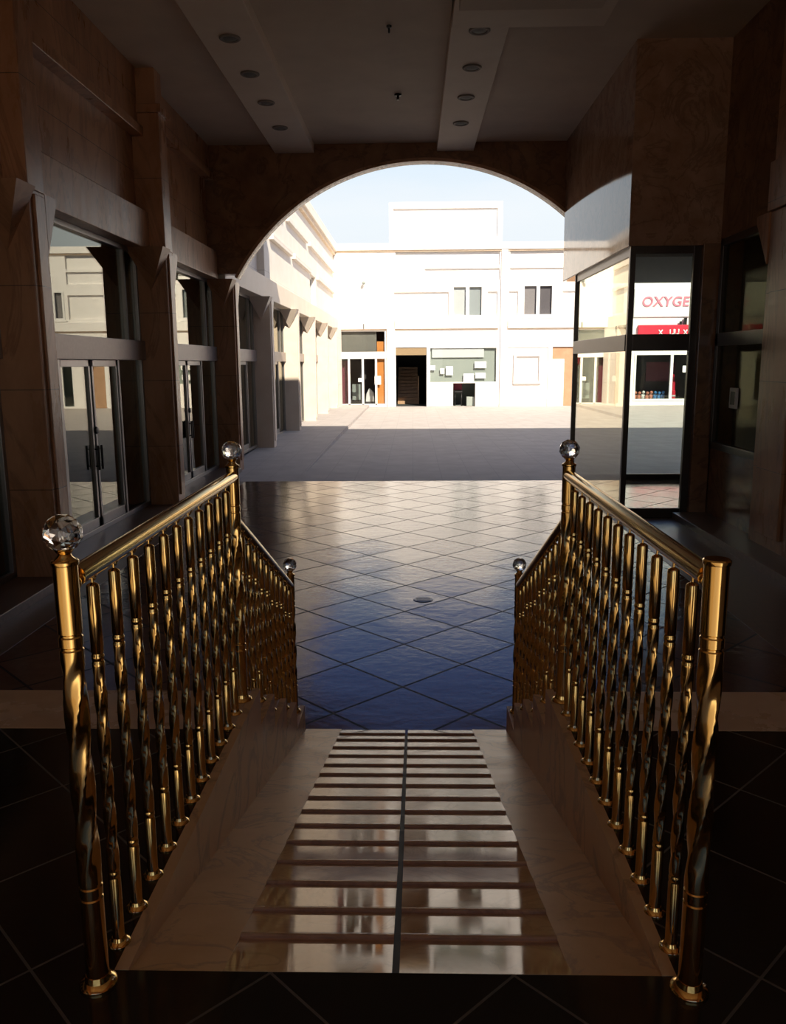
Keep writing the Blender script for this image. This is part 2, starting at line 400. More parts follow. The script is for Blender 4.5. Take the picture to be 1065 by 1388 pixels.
def baluster(parent, loc, h, inward, src=None):
    if src: return copy_obj(src, parent, loc)
    t0, t1 = h * .23, h * .79
    prof = post_profile(BR, h, t0, t1, [t0 - .03, t0 - .012, t1 + .012, t1 + .03])
    prof = prof[:-1] + [(BR, h - .004), (BR * .9, h), (BR * .5, h + .004), (.0032, h + .006), (.003, h + .04)]
    o = MB().lathe(prof, 28, shape=square_twist(BR, t0, t1, 1.25, .78)).build('baluster', M['brass'], parent, loc=loc)
    MB().lathe([(.015, 0), (.029, 0), (.030, .003), (.027, .008), (.02, .012), (.0165, .02), (.0155, .02)], 24).build('base_flange', M['brass'], o, loc=(0, 0, 0))
    MB().ball((.024 * inward, -.004, .012), .0035, 8).build('flange_bolt', M['bolt'], o, loc=(0, 0, 0))
    MB().tube((.004, .004, h + .012), (.02, -.022, h + .03), .0028, 8).build('rail_screw', M['bolt'], o, loc=(0, 0, 0))
    return o
def railing(x, inward, label, first_ball):
    y1, y2, y3 = 1.715, 3.395, 4.87
    R = thing('railing', (x, y1, ZL), label, 'railing')
    H = 1.045
    newel(R, (0, 0, 0), H, first_ball, [.235, .265, .845, .875], (.29, .82))
    newel(R, (0, y2 - y1, 0), H, True, [.235, .265, .845, .875], (.29, .82))
    zb3 = ZL - 4 * RISE
    newel(R, (0, y3 - y1, zb3 - ZL), .90, True, [.18, .21, .70, .73], (.235, .675))
    zr = .995
    mb = MB().tube((0, .045, zr), (0, y2 - y1, zr), .0245, 24)
    mb.build('handrail', M['brass'], R, loc=(0, 0, 0))
    MB().ball((0, .034, zr - .012), .019).tube((0, 0, zr - .012), (0, .04, zr - .012), .009, 12).build('rail_bracket', M['brass'], R, loc=(0, 0, 0))
    za, zb = 1.70 - ZL, 1.005 - ZL
    MB().tube((0, y2 - y1, za), (0, y3 - y1, zb), .023, 24).build('handrail', M['brass'], R, loc=(0, 0, 0))
    src = None
    n = 11
    for k in range(n):
        yy = (y2 - y1) * (k + 1) / (n + 1)
        src_ = baluster(R, (0, yy, 0), .95, inward, src); src = src or src_
    n = 10; src = None
    for k in range(n):
        y = y2 + .12 + (y3 - .07 - y2 - .12) * k / (n - 1)
        st = max(0, min(4, math.floor((y - YE) / TREAD + 1)))
        zb_ = (ZL - st * RISE) - ZL
        zt = za + (zb - za) * (y - y2) / (y3 - y2) - .042
        baluster(R, (0, y - y1, zb_), zt - zb_, inward)
    return R
railing(-.757, 1, 'polished brass railing with twisted balusters and crystal balls, standing left of the ramp', True)
railing(.648, -1, 'polished brass railing right of the ramp, its near post without a ball', False)

# ------------------------------------------------------------------ left side: pillars, lintel, shopfronts
PIL = [(-4.1, -3.75), (.1, .45), (4.5, 4.85), (8.5, 8.88), (13.12, 13.5), (17.95, 18.35), (22.5, 22.9), (27.7, 28.1), (32.4, 32.8), (37.1, 37.5), (41.8, 42.2)]
def side_wall(sgn, gx, fx, pils, prefix, y_from, y_to, mat_p, mat_l, mat_w, xback):
    """pillars with flared tops, lintel band and the wall above them"""
    for i, (a, b) in enumerate(pils):
        if a < y_from - .1 or b > y_to + .1: continue
        p = root_struct('pillar_%s' % prefix, (fx, (a + b) / 2, 0))
        MB().box(gx - sgn * .1, fx, a, b, 0, 4.1).build('shaft', mat_p, p, bevel=.012)
        MB().box(fx, fx + sgn * .03, a + .08, b - .08, .25, 4.05).build('facing', mat_p, p, bevel=.008)
        MB().prism([(b, 3.5), (b, 4.1), (b + .26, 4.1), (b + .26, 4.02)], gx - sgn * .1, fx - sgn * .0, 'x').build('flared_bracket', mat_p, p)
        xm = (gx + fx) / 2
        MB().add([(gx, a, 4.1), (fx + sgn * .08, a, 4.1), (fx + sgn * .08, a - .4, 4.1), (gx, a - .4, 4.1), (xm, a, 3.5)], [(0, 1, 2, 3), (0, 4, 1), (1, 4, 2), (2, 4, 3), (3, 4, 0)]).build('corbel', mat_p, p)
side_wall(1, GX, FX, PIL, 'left', YREAR, 18.5, M['marble'], None, None, None)
side_wall(1, GX, FX, PIL, 'courtyard', 18.6, 43, M['tanpillar'], None, None, None)
MB().box(GX - .3, -4.06, YREAR, 17.7, 4.1, 4.66).build('lintel_left', M['lintel'], bevel=.012)
struct(bpy.data.objects['lintel_left'])
struct(MB().box(GX - .2, -3.95, 17.8, 44.8, 4.1, 4.66).build('lintel_courtyard', M['creamwarm'], bevel=.012))
# wall over the lintel, inside the passage
struct(B(-4.6, -4.24, YREAR, 17.7, 4.6, 6.9).build('wall_left', M['marble']))
ti = 3
for (a, b), z0 in (((YREAR, 4.5), 5.75), ((4.85, 8.5), 5.75), ((8.88, 13.12), 5.75), ((13.5, 17.65), 6.05)):
    struct(MB().box(-4.3, -4.06, a, b, z0, z0 + .14).box(-4.3, -4.14, a, b, z0 + .14, 6.8).build('trim_%d' % ti, M['marble'], bevel=.01)); ti += 1
for a, b in PIL[2:5]:
    o = root_struct('pilaster_left', (FX, (a + b) / 2, 4.1))
    MB().box(-4.3, FX, a, b, 4.1, 6.15).box(-4.3, FX - .04, a + .02, b - .02, 6.15, 6.85).build('shaft', M['marble'], o, bevel=.012)
    MB().box(-4.3, FX + .05, a - .05, b + .05, 6.08, 6.2).build('collar', M['marble'], o, bevel=.01)
# plinth step at the shopfronts
struct(MB().box(-4.6, -3.78, 3.3, 17.9, -.01, .10).build('trim_%d' % ti, M['border'], bevel=.01)); ti += 1
# shop interiors behind the left glazing
mb = MB().box(-9, -8.9, YREAR, 44.9, 0, 4.1).box(-9, -4.55, YREAR, 44.9, 4.05, 4.2).box(-9, -4.5, YREAR, 44.9, -.1, .03)
for y in (YREAR, 4.7, 8.7, 13.3, 18.15, 22.7, 27.9, 32.6, 37.3, 42.0, 44.8): mb.box(-9, GX - .2, y - .06, y + .06, 0, 4.1)
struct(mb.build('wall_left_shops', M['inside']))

wn = [1]
def shopfront(y0, y1, frame, label, handles=True, glass='pane', sx=GX, sgn=1, pm=None):
    """aluminium shopfront: transom light over sidelight, two door leaves, sidelight"""
    r = root_struct('window_%d' % wn[0], (sx, (y0 + y1) / 2, .03), label); wn[0] += 1
    x0, x1 = sx - .05, sx + .05
    f = MB()
    f.box(x0, x1, y0, y0 + .07, .1, 4.1).box(x0, x1, y1 - .07, y1, .1, 4.1).box(x0, x1, y0, y1, 4.03, 4.1).box(x0, x1, y0, y1, .1, .17)
    f.build('frame', frame, r, bevel=.006)
    MB().box(x0 - .03, x1 + .06, y0, y1, 2.42, 2.72).build('transom', M['alubrown'] if frame is M['alu'] else frame, r, bevel=.008)
    um = y0 + (y1 - y0) * .86
    MB().box(x0, x1, um - .03, um + .03, 2.72, 4.03).build('mullion', frame, r)
    MB().box(sx - .006, sx + .006, y0 + .07, y1 - .07, 2.72, 4.03).build('transom_pane', M[glass], r)
    w = (y1 - y0 - .14) / 4
    for k in range(4):
        a = y0 + .07 + k * w; b = a + w
        if k in (0, 3):
            MB().box(sx - .006, sx + .006, a, b, .17, 2.42).build('side_pane', M[glass], r)
            e = b if k == 0 else a
            MB().box(x0, x1, e - .03, e + .03, .17, 2.42).build('mullion', frame, r)
        else:
            d = MB().box(sx - .035, sx + .035, a + .03, a + .085, .17, 2.42).box(sx - .035, sx + .035, b - .085, b - .03, .17, 2.42)
            d.box(sx - .035, sx + .035, a + .03, b - .03, .17, .30).box(sx - .035, sx + .035, a + .03, b - .03, 2.33, 2.42)
            leaf = d.build('door_leaf', frame, r, bevel=.005)
            MB().box(sx - .005, sx + .005, a + .085, b - .085, .30, 2.33).build('pane', M[glass], leaf)
            if handles:
                hy = b - .057 if k == 1 else a + .057
                hx = sx + sgn * .085
                MB().tube((hx, hy, .95), (hx, hy, 1.28), .016, 12).tube((sx, hy, 1.0), (hx, hy, 1.0), .01, 8).tube((sx, hy, 1.23), (hx, hy, 1.23), .01, 8).build('pull_handle', M['black'], leaf)
                if k == 2:
                    MB().lathe([(.001, 0), (.045, 0), (.05, .01), (.045, .03), (.001, .035)], 14).add([], []).build('lock', M['black'], leaf, loc=Vector((sx + sgn * .03, hy - .03, 1.48)) - wloc(r)).rotation_euler = (0, sgn * pi / 2, 0)
    return r
bays = [(b0[1], b1[0]) for b0, b1 in zip(PIL[:-1], PIL[1:])]
for i, (a, b) in enumerate(bays):
    if b > 44: continue
    shopfront(a, b, M['alu'], 'grey-framed glass shopfront with double doors on the left, %s' % (['fifth bay before the arch', 'fourth bay before the arch', 'third bay before the arch', 'second bay before the arch', 'last bay before the arch', 'first bay beyond the arch', 'second bay beyond the arch', 'third bay beyond the arch', 'fourth bay beyond the arch', 'fifth bay beyond the arch'][i]))
struct(MB().box(GX - .3, FX, 42.2, 44.9, 0, 4.1).build('wall_corner', M['cream']))

# courtyard facade on the left, above the lintel
mb = MB()
UW = [(34.6, 36.6, 4.75, 6.0)]
mb.box(-4.6, -4.2, 18.6, 34.6, 4.6, 8.5).box(-4.6, -4.2, 36.6, 44.9, 4.6, 8.5).box(-4.6, -4.2, 34.6, 36.6, 6.0, 8.5).box(-4.6, -4.2, 34.6, 36.6, 4.6, 4.75)
struct(mb.build('wall_left_courtyard', M['cream']))
struct(MB().box(-4.5, -3.98, 18.6, 44.9, 8.15, 8.55).build('cornice_left', M['cream'], bevel=.02))
struct(MB().box(-4.4, -4.06, 18.6, 44.9, 7.98, 8.15).build('cornice_moulding_left', M['shadetrim'], bevel=.02))
for z0, z1, segs in ((7.0, 7.15, ((18.6, 27.5), (28.3, 33.5), (34.2, 44.5))), (5.95, 6.12, ((18.6, 24.5), (25.0, 29.0), (29.6, 34.3), (36.9, 44.5)))):
    for a, b in segs:
        struct(MB().box(-4.3, -4.07, a, b, z0, z1).build('trim_%d' % ti, M['cream'], bevel=.012)); ti += 1
struct(MB().box(-4.3, -4.0, 22.9, 23.75, 4.66, 5.95).build('pilaster_courtyard', M['cream'], bevel=.012))
w = root_struct('window_%d' % wn[0], (-4.4, 35.6, 4.75)); wn[0] += 1
MB().box(-4.45, -4.35, 34.6, 34.68, 4.75, 6).box(-4.45, -4.35, 36.52, 36.6, 4.75, 6).box(-4.45, -4.35, 34.6, 36.6, 5.92, 6).box(-4.45, -4.35, 34.6, 36.6, 4.75, 4.83).box(-4.45, -4.35, 35.56, 35.64, 4.75, 6).build('window_frame', M['whitepaint'], w)
MB().box(-4.405, -4.395, 34.6, 36.6, 4.8, 6).build('pane', M['winglass'], w)
MB().box(-4.6, -4.55, 34.6, 36.6, 4.75, 6).build('blind', M['winpale'], w)

# ------------------------------------------------------------------ ceiling
CZ = 6.72
struct(B(-9, 20, YREAR - .4, YA1, CZ, 10.0).build('ceiling', M['ceil']))
for x0, x1 in ((-2.78, -1.98), (.5, 1.24)):
    b = struct(MB().box(x0, x1, YREAR, YA0, 6.55, CZ + .01).build('beam', M['beam'], bevel=.01))
struct(MB().box(.55, 2.2, -2, 10.4, 6.36, 6.47).build('ceiling_panel', M['ceil'], bevel=.008))
struct(MB().box(.5, 2.4, -2, 11.2, 6.47, CZ + .01).build('ceiling_panel_edge', M['beam'], bevel=.008))  # paler plaster paints in the bounce light on this tier's underside
side = {-2.38: 'left', .87: 'right'}
k = 0
order = ['farthest from the arch', 'second from the far end nearest us', 'third along, towards the arch', 'closest to the arch']
for x in (-2.38, .87):
    for i, y in enumerate((11.6, 12.95, 14.3, 15.75)):
        if x > 0: y -= .12
        t = thing('downlight', (x, y, 6.55), 'unlit round downlight in the %s ceiling band, %s' % (side[x], ['nearest of its row of four', 'second nearest of its row of four', 'second from the arch end of its row', 'closest to the arch']
                  [i]), 'downlight', 'downlights in the two ceiling bands')
        MB().lathe([(.095, 0), (.14, 0), (.14, -.012), (.125, -.022), (.10, -.018), (.095, -.004)], 28).build('trim_ring', M['lampring'], t, loc=(0, 0, 0))
        MB().lathe([(.001, -.002), (.096, -.002), (.09, -.012), (.05, -.018), (.001, -.02)], 24).build('lens', M['lens'], t, loc=(0, 0, 0))
for x, y, r, lab in ((-.30, 11.75, .035, 'tiny dark ceiling hook nearer the camera between the two ceiling bands'), (-.23, 14.55, .06, 'small dark round ceiling fitting nearer the arch between the two bands')):
    t = thing('ceiling_fitting', (x, y, CZ), lab, 'ceiling fitting')
    MB().lathe([(r, 0), (r, -.015), (r * .8, -.03)], 16).build('rose', M['black'], t, loc=(0, 0, 0))
    MB().tube((0, 0, -.02), (0, 0, -.09), r * .4, 10).build('stub', M['black'], t, loc=(0, 0, 0))

# ------------------------------------------------------------------ arch wall
AXC, AR, AZC = .25, 4.5, 1.88; YAB = 17.95
def arcz(x): return AZC + sqrt(max(0, AR * AR - (x - AXC) ** 2))
xs = [-3.66 + (4.08 + 3.66) * i / 64 for i in range(65)]
mb = MB(); vs = []
for x in xs:
    for y in (YA0, YAB):
        vs += [(x, y, arcz(x)), (x, y, 6.75)]
fs = []
for i in range(64):
    a, b = 4 * i, 4 * i + 4
    fs += [(a, b, b + 1, a + 1), (a + 2, a + 3, b + 3, b + 2), (a, a + 2, b + 2, b), (a + 1, b + 1, b + 3, a + 3)]
fs += [(0, 1, 3, 2), (256, 258, 259, 257)]
mb.add(vs, fs)
mb.box(-4.6, -3.66, YA0, YAB, 4.2, 6.75).box(4.08, 7.0, YA0, YAB, 4.1, 6.75)
struct(mb.build('wall_arch', M['darkmarble']))
vs = []
for x in xs:
    nx, nz = (x - AXC) / AR, (arcz(x) - AZC) / AR
    for y in (YA0 - .03, YA0 + .10):
        vs += [(x - nx * .012, y, arcz(x) - nz * .012), (x + nx * .05, y, arcz(x) + nz * .05)]
struct(MB().add(vs, fs).build('arch_moulding', M['marble']))
struct(B(7.0, 22, YA0, YA1, 0, 10).build('wall_right_block', M['cream']))

# ------------------------------------------------------------------ right side: wall, pillars, pane, glass vitrine
VX0, VX1, VY0, VY1 = 3.17, 4.12, 12.4, 16.5
struct(MB().box(VX0 - .06, 6.9, VY0 - .06, YA0 + .02, 3.98, 6.8).build('wall_vitrine_box', M['polished'], bevel=.012))
vit = thing('glass_vitrine', (VX0 + .5, VY0, 0), 'tall bronze-framed glass corner showcase under the marble box beside the arch', 'glass showcase')
f = .06
MB().box(VX0 - .02, VX0 + f, VY0 - .02, VY0 + f, .0, 3.98).build('corner_post', M['bronze'], vit, bevel=.006)
MB().box(VX1 - f, VX1 + .05, VY0 - .02, VY0 + f, .0, 3.98).build('corner_post', M['bronze'], vit, bevel=.006)
MB().box(VX0 - .02, VX0 + f, VY1 - f, VY1, .0, 3.98).build('corner_post', M['bronze'], vit, bevel=.006)
MB().box(VX0 + f, VX1 - f, VY0, VY0 + .06, .0, .14).box(VX0, VX0 + .06, VY0 + f, VY1 - f, .0, .14).build('bottom_rail', M['bronze'], vit)
MB().box(VX0 + f, VX1 - f, VY0, VY0 + .06, 3.88, 3.98).box(VX0, VX0 + .06, VY0 + f, VY1 - f, 3.86, 3.98).build('top_rail', M['bronze'], vit)
MB().box(VX0 + f, VX1 - f, VY0 - .03, VY0 + .07, 2.5, 2.74).box(VX0 - .03, VX0 + .07, VY0 + f, VY1 - f, 2.5, 2.74).build('transom', M['bronze'], vit, bevel=.008)
for z0, z1 in ((.14, 2.5), (2.74, 3.9)):
    MB().box(VX0 + f, VX1 - f, VY0 + .025, VY0 + .035, z0, z1).build('front_pane', M['clear'], vit)
    MB().box(VX0 + .025, VX0 + .035, VY0 + f, VY1 - f, z0, z1).build('side_pane', M['paneside'], vit)
MB().box(VX0 + f, 6.8, VY1 - .06, VY1, .0, .12).box(VX0 + f, 6.8, VY1 - .06, VY1, 3.86, 3.98).box(6.72, 6.8, VY1 - .06, VY1, .1, 3.9).build('back_frame', M['bronze'], vit)
MB().box(VX0 + f, 6.72, VY1 - .035, VY1 - .025, .12, 3.86).build('back_pane', M['clear'], vit)
MB().box(VX0 + .05, 6.8, VY0 + .05, VY1, 3.84, 3.97).build('top_board', M['vitceil'], vit)
struct(B(6.8, 6.9, VY0, YA0, 0, 4.0).build('wall_vitrine_side', M['inside']))
# right wall with dado and pane
struct(MB().box(RX, 5.0, 10.4, VY0 - .02, 0, 1.08).box(RX, 5.0, 10.4, VY0 - .02, 4.05, 6.8).box(VX1 + .05, 5.0, VY0 - .1, VY0 + .05, 0, 4.0).box(RX, 5., 12.25, VY0 - .02, 0, 4.05).build('wall_right', M['darkmarble'], bevel=.006))
w = root_struct('window_%d' % wn[0], (RX, 11.3, 1.08)); wn[0] += 1
x0, x1 = RX - .03, RX + .06
MB().box(x0, x1, 10.4, 10.5, 1.08, 4.05).box(x0, x1, 12.15, 12.25, 1.08, 4.05).box(x0, x1, 10.4, 12.25, 1.08, 1.18).box(x0, x1, 10.4, 12.25, 3.95, 4.05).box(x0, x1, 10.4, 12.25, 2.56, 2.74).build('window_frame', M['bronze'], w, bevel=.006)
MB().box(RX + .02, RX + .03, 10.5, 12.15, 1.18, 2.56).build('pane', M['dull'], w)
MB().box(RX + .02, RX + .03, 10.5, 12.15, 2.74, 3.95).build('pane', M['dull'], w)
MB().box(RX + .3, RX + .35, 10.4, 12.25, 1.0, 4.1).build('backing', M['border'], w)
t = thing('switch_plate', (RX, 11.5, 1.84), 'small white framed plate with dark centre fixed on the dim right-hand pane', 'switch plate')
MB().box(RX - .012, RX + .02, 11.38, 11.62, 1.70, 1.98).build('plate', M['whitepaint'], t, bevel=.006)
MB().box(RX - .016, RX - .01, 11.43, 11.57, 1.75, 1.93).build('socket', M['black'], t)
RP = [(-4.1, -3.4), (-.9, -.2), (3.9, 4.7), (9.3, 10.4)]
for a, b in RP:
    p = root_struct('pillar_right', (RX, (a + b) / 2, 0))
    MB().box(RX - .12, RX + .4, a, b, 0, 4.1).build('shaft', M['marble'], p, bevel=.012)
    MB().box(RX - .16, RX - .12, a + .2, b - .2, .25, 4.08).build('facing', M['marble'], p, bevel=.01)
    for e, s in ((a, -1), (b, 1)):
        MB().prism([(e, 3.5), (e, 4.1), (e + s * .36, 4.1), (e + s * .36, 4.02)], RX - .14, RX + .3, 'x').build('flared_bracket', M['marble'], p)
    MB().box(RX - .12, RX + .4, a, b, 4.6, 6.8).build('upper_shaft', M['marble'], p, bevel=.012)
struct(B(RX - .17, RX + .5, YREAR, 10.4, 4.1, 4.66).build('lintel_right', M['marble'], bevel=.012))
struct(B(RX, RX + .5, YREAR, 10.4, 4.6, 6.9).build('wall_right_upper', M['marble']))
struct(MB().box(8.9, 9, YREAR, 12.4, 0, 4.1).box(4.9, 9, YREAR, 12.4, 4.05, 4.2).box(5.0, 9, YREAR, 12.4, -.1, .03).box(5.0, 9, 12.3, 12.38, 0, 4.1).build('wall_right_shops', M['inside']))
for i, (a, b) in enumerate(((-3.4, -.9), (-.2, 3.9), (4.7, 9.3))):
    shopfront(a, b, M['bronze'], 'bronze-framed glass shopfront on the right, %s bay before the marble-topped showcase' % ['third', 'second', 'nearest'][i], True, 'pane', RX + .1, -1)
struct(B(3.92, RX + .2, 3.3, 12.3, -.01, .10).build('trim_%d' % ti, M['border'], bevel=.01)); ti += 1
# unseen rear end of the passage, its opening sized to let sun in
struct(MB().box(-9, -3.2, YREAR - .4, YREAR, 0, 7).box(3.4, 9, YREAR - .4, YREAR, 0, 7).box(-3.2, 3.4, YREAR - .4, YREAR, 4.95, 7).build('wall_rear', M['marble']))

# drain grate in the tiles
t = thing('floor_drain', (.1, 7.97, 0), 'small dark drain grate set in the glossy diagonal tiles', 'drain')
MB().lathe([(.001, 0), (.1, 0), (.1, .004), (.085, .006), (.001, .006)], 24).build('rim', M['black'], t, loc=(0, 0, 0))
mb = MB()
for i in range(5): mb.box(-.07, .07, -.055 + i * .025, -.045 + i * .025, .006, .009)
mb.build('grate', M['alu'], t, loc=(0, 0, 0))

# ------------------------------------------------------------------ facade across the courtyard
XR = 22.
holes = [(-4.2, -1.42, .06, 4.1), (-.91, .76, -.0, 3.17), (.87, 4.59, 1.25, 3.2), (2.19, 3.4, 0., 1.25), (7.5, 8.9, 0, 3.15),
         (2.08, 3.79, 4.72, 6.4), (5.83, 7.51, 4.74, 6.42), (9.9, 11.2, .1, 2.9), (11.9, 15.2, .24, 2.81), (10.1, 11.3, 4.74, 6.3), (16.5, 18.5, 4.74, 6.3), (15.8, 18.8, .24, 2.81)]
# the wall is two leaves: a front leaf with shallow panels cut right through, and a backing leaf
panels = [(-1.0, 1.93, 4.78, 6.05), (4.0, 4.52, 4.78, 6.05), (5.12, 5.62, 4.78, 6.05), (7.95, 9.9, 4.78, 6.05), (.64, 4.62, 6.62, 7.25), (-.9, 4.62, 7.4, 8.12), (5.15, 9.9, 6.62, 7.25), (5.15, 9.9, 7.4, 8.12),
          (11.5, 16.2, 6.5, 7.25)]
struct(pierced(-4.6, XR, 0, 8.2, holes + panels, YF, .11).build('wall_far_facing', M['white']))
struct(pierced(-4.6, XR, 0, 8.5, holes, YF + .11, .31).build('wall_far', M['white']))
struct(B(-4.6, XR, YF - .14, YF + .5, 8.2, 8.55).build('cornice_far', M['white'], bevel=.02))
struct(B(-4.6, XR, YF - .06, YF + .1, 8.12, 8.2).build('cornice_shade_line_far', M['shadetrim']))  # thin strip coloured as the shadow below the cornice
for a, b in ((-4.6, -1.2), (-.95, 4.58), (5.1, 11.4)):
    struct(MB().box(a, b, YF - .12, YF + .05, 4.14, 4.62).build('trim_%d' % ti, M['white'], bevel=.015)); ti += 1
    struct(MB().box(a, b, YF - .06, YF + .02, 4.09, 4.14).build('trim_%d' % ti, M['shadetrim'])); ti += 1  # thin strip coloured as the shadow line of the band above
struct(MB().box(4.70, 5.04, YF - .10, YF + .05, .0, 8.2).build('pilaster_far', M['white'], bevel=.02))
struct(MB().box(-1.38, -.95, YF - .10, YF + .05, .0, 4.14).build('pilaster_far', M['white'], bevel=.02))
struct(MB().box(5.1, 7.45, YF - .05, YF + .02, 3.12, 3.22).build('trim_%d' % ti, M['white'])); ti += 1
# parapet board
pb = thing('parapet_board', (1.75, YF, 8.55), 'big white rectangular signboard without lettering rising above the far roofline', 'signboard')
pierced(-1.21, 4.72, 8.52, 10.6, [(-1.0, 4.47, 8.82, 10.28)], YF - .05, .12).build('frame', M['white'], pb)
MB().box(-1.2, 4.7, YF + .06, YF + .3, 8.52, 10.58).build('panel', M['white'], pb)

def part_box(*a): return MB().box(*a)
# upper windows
def upper_window(x0, x1, z0, z1, left, right):
    w = root_struct('window_%d' % wn[0], ((x0 + x1) / 2, YF, z0)); wn[0] += 1
    y0, y1 = YF - .03, YF + .1; t_ = .11; xm = (x0 + x1) / 2
    pierced(x0, x1, z0, z1, [(x0 + t_, xm - .09, z0 + t_, z1 - t_), (xm + .09, x1 - t_, z0 + t_, z1 - t_)], y0, y1 - y0).build('window_frame', M['whitepaint'], w)
    MB().box(x0, x1, y1 - .06, y1 - .05, z0, z1).build('pane', M['winglass'], w)
    MB().box(x0, xm, YF + .12, YF + .15, z0, z1).build('blind', left, w); MB().box(xm, x1, YF + .12, YF + .15, z0, z1).build('blind', right, w)
    MB().box(x0 - .08, x1 + .08, YF - .08, YF + .05, z0 - .09, z0).build('window_sill', M['white'], w)
upper_window(2.08, 3.79, 4.72, 6.4, M['whitepaint'], M['winpale'])
upper_window(5.83, 7.51, 4.74, 6.42, M['windark'], M['dusk'])
upper_window(10.1, 11.3, 4.74, 6.3, M['windark'], M['winpale'])
upper_window(16.5, 18.5, 4.74, 6.3, M['windark'], M['dusk'])

def room(name, x0, x1, z0, z1, d, m):
    y0, y1 = YF + .42, YF + .42 + d
    mb = MB().box(x0 - .05, x1 + .05, y1, y1 + .05, z0, z1).box(x0 - .1, x0 - .05, y0, y1, z0, z1).box(x1 + .05, x1 + .1, y0, y1, z0, z1).box(x0 - .1, x1 + .1, y0, y1 + .05, z1, z1 + .05).box(x0 - .1, x1 + .1, y0, y1 + .05, z0 - .05, z0)
    return struct(mb.build(name, m))
# shop at the left corner
room('room_corner_shop', -4.2, -1.42, .06, 4.1, 2.2, M['darkgrey'])
w = root_struct('window_%d' % wn[0], (-2.8, YF, .06)); wn[0] += 1
y0, y1 = YF + .02, YF + .12
mb = pierced(-4.2, -1.42, .06, 4.1, [(-4.12, -1.5, .16, 2.58), (-4.12, -1.5, 2.95, 4.02)], y0, y1 - y0)
mb.build('window_frame', M['whitepaint'], w)
MB().box(-4.2, -1.42, y0 - .03, y1, 2.58, 2.95).build('transom', M['whitepaint'], w)
for x in (-3.45, -2.70, -1.98): MB().box(x - .055, x + .055, y0, y1, .1, 2.6).build('mullion', M['whitepaint'], w)
MB().box(-4.15, -1.45, YF + .07, YF + .08, .1, 2.6).build('pane', M['winglass'], w)
MB().box(-4.15, -1.45, YF + .07, YF + .08, 2.9, 4.05).build('pane', M['winglass'], w)
MB().box(-4.15, -1.95, YF + .2, YF + .24, 2.9, 4.05).build('fascia', M['fascia'], w)
tag(MB().box(-4.1, -3.5, YF + .5, YF + .56, .16, 2.5).build('curtain', M['maroon']), 'dark red curtain behind the first pane of the far corner shop', 'curtain')
tag(MB().box(-1.93, -1.45, YF + .2, YF + .28, .12, 3.5).build('upright_panel', M['orange'], bevel=.01), 'tall orange panel standing at the edge of the far corner shop window', 'panel')
tag(MB().box(-2.95, -2.66, YF + .0, YF + .015, 1.35, 1.55).build('notice', M['paper']), 'white paper notice on the middle glass door of the far corner shop', 'notice')
tag(MB().box(-2.06, -1.72, YF + .0, YF + .015, 1.2, 1.66).build('notice', M['paper']), 'white paper notice overlapping the orange panel', 'notice')
t = thing('display_cabinet', (-3.1, YF + 1.2, .06), 'pale display cabinet standing inside the far corner shop door', 'cabinet')
MB().box(-3.38, -2.85, YF + .9, YF + 1.4, .06, .35).build('plinth', M['black'], t); MB().box(-3.35, -2.9, YF + .9, YF + 1.4, .35, 1.2).build('body', M['greyglass'], t)
t = thing('white_stand', (-2.3, YF + 1.0, .06), 'low white display stand behind the third glass door of the far corner shop', 'display stand')
MB().box(-2.6, -2.1, YF + .7, YF + 1.2, .06, .25).build('base', M['darkgrey'], t); MB().prism([(-2.6, .25), (-2.1, .25), (-2.18, .75), (-2.4, .98), (-2.55, .7)], YF + .75, YF + 1.15, 'y').build('top', M['whitepaint'], t)
# dark stairwell
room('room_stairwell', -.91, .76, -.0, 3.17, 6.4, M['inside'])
st = thing('staircase', (-.2, YF + 2.7, 0), 'brown staircase climbing inside the dark doorway of the far building', 'staircase')
for i in range(11):
    MB().box(-.86, .30, YF + 2.7 + i * .28, YF + 2.995 + i * .28, 0.01, .19 * (i + 1)).build('step', M['wood'], st)
MB().box(.30, .36, YF + 2.6, YF + 6.0, .01, 1.6).build('side_panel', M['wood'], st)
struct(MB().box(-.91, .76, YF + .05, YF + .2, 2.76, 3.17).build('trim_%d' % ti, M['header'])); ti += 1
# shop window with papers
room('room_paper_shop', .87, 4.59, 0., 3.2, 2., M['greyglass'])
w = root_struct('window_%d' % wn[0], (2.7, YF, 1.25)); wn[0] += 1
mb = pierced(.87, 4.59, 1.25, 3.2, [(.95, 4.51, 1.31, 3.12)], y0, y1 - y0)
mb.build('window_frame', M['whitepaint'], w); MB().box(.9, 4.55, YF + .07, YF + .08, 1.3, 3.15).build('pane', M['winglass'], w)
MB().box(.9, 4.56, YF + .2, YF + .22, 1.3, 3.15).build('backdrop', M['backdrop'], w)
MB().box(1.05, 3.85, YF + .10, YF + .13, 2.62, 3.14).build('blind', M['paper'], w)
ns = [(.92, 1.22, 1.95, 2.2, 'at the far left of'), (1.50, 1.72, 1.75, 2.05, 'second along in'), (1.80, 2.18, 1.68, 2.15, 'largest upright one, third along in'), (3.35, 3.98, 2.05, 2.4, 'upper right in'), (3.40, 3.95, 1.5, 1.8, 'lower right in'), (2.75, 3.32, 1.28, 1.75, 'bottom middle in')]
for a, b, c, d, s_ in ns:
    tag(MB().box(a, b, YF + .055, YF + .065, c, d).build('paper_sheet', M['paper']), 'white paper sheet taped %s the grey far shop window' % s_, 'paper sheet', 'papers on the far shop window')
tag(MB().box(.87, 2.19, YF - .03, YF + .07, .02, 1.22).build('window_apron', M['white'], bevel=.01), 'white apron panel under the paper-covered far window, left of its gap', 'panel')
ch = thing('chair', (2.5, YF + .55, 0), 'small dark chair standing in the gap under the paper-covered far window', 'chair')
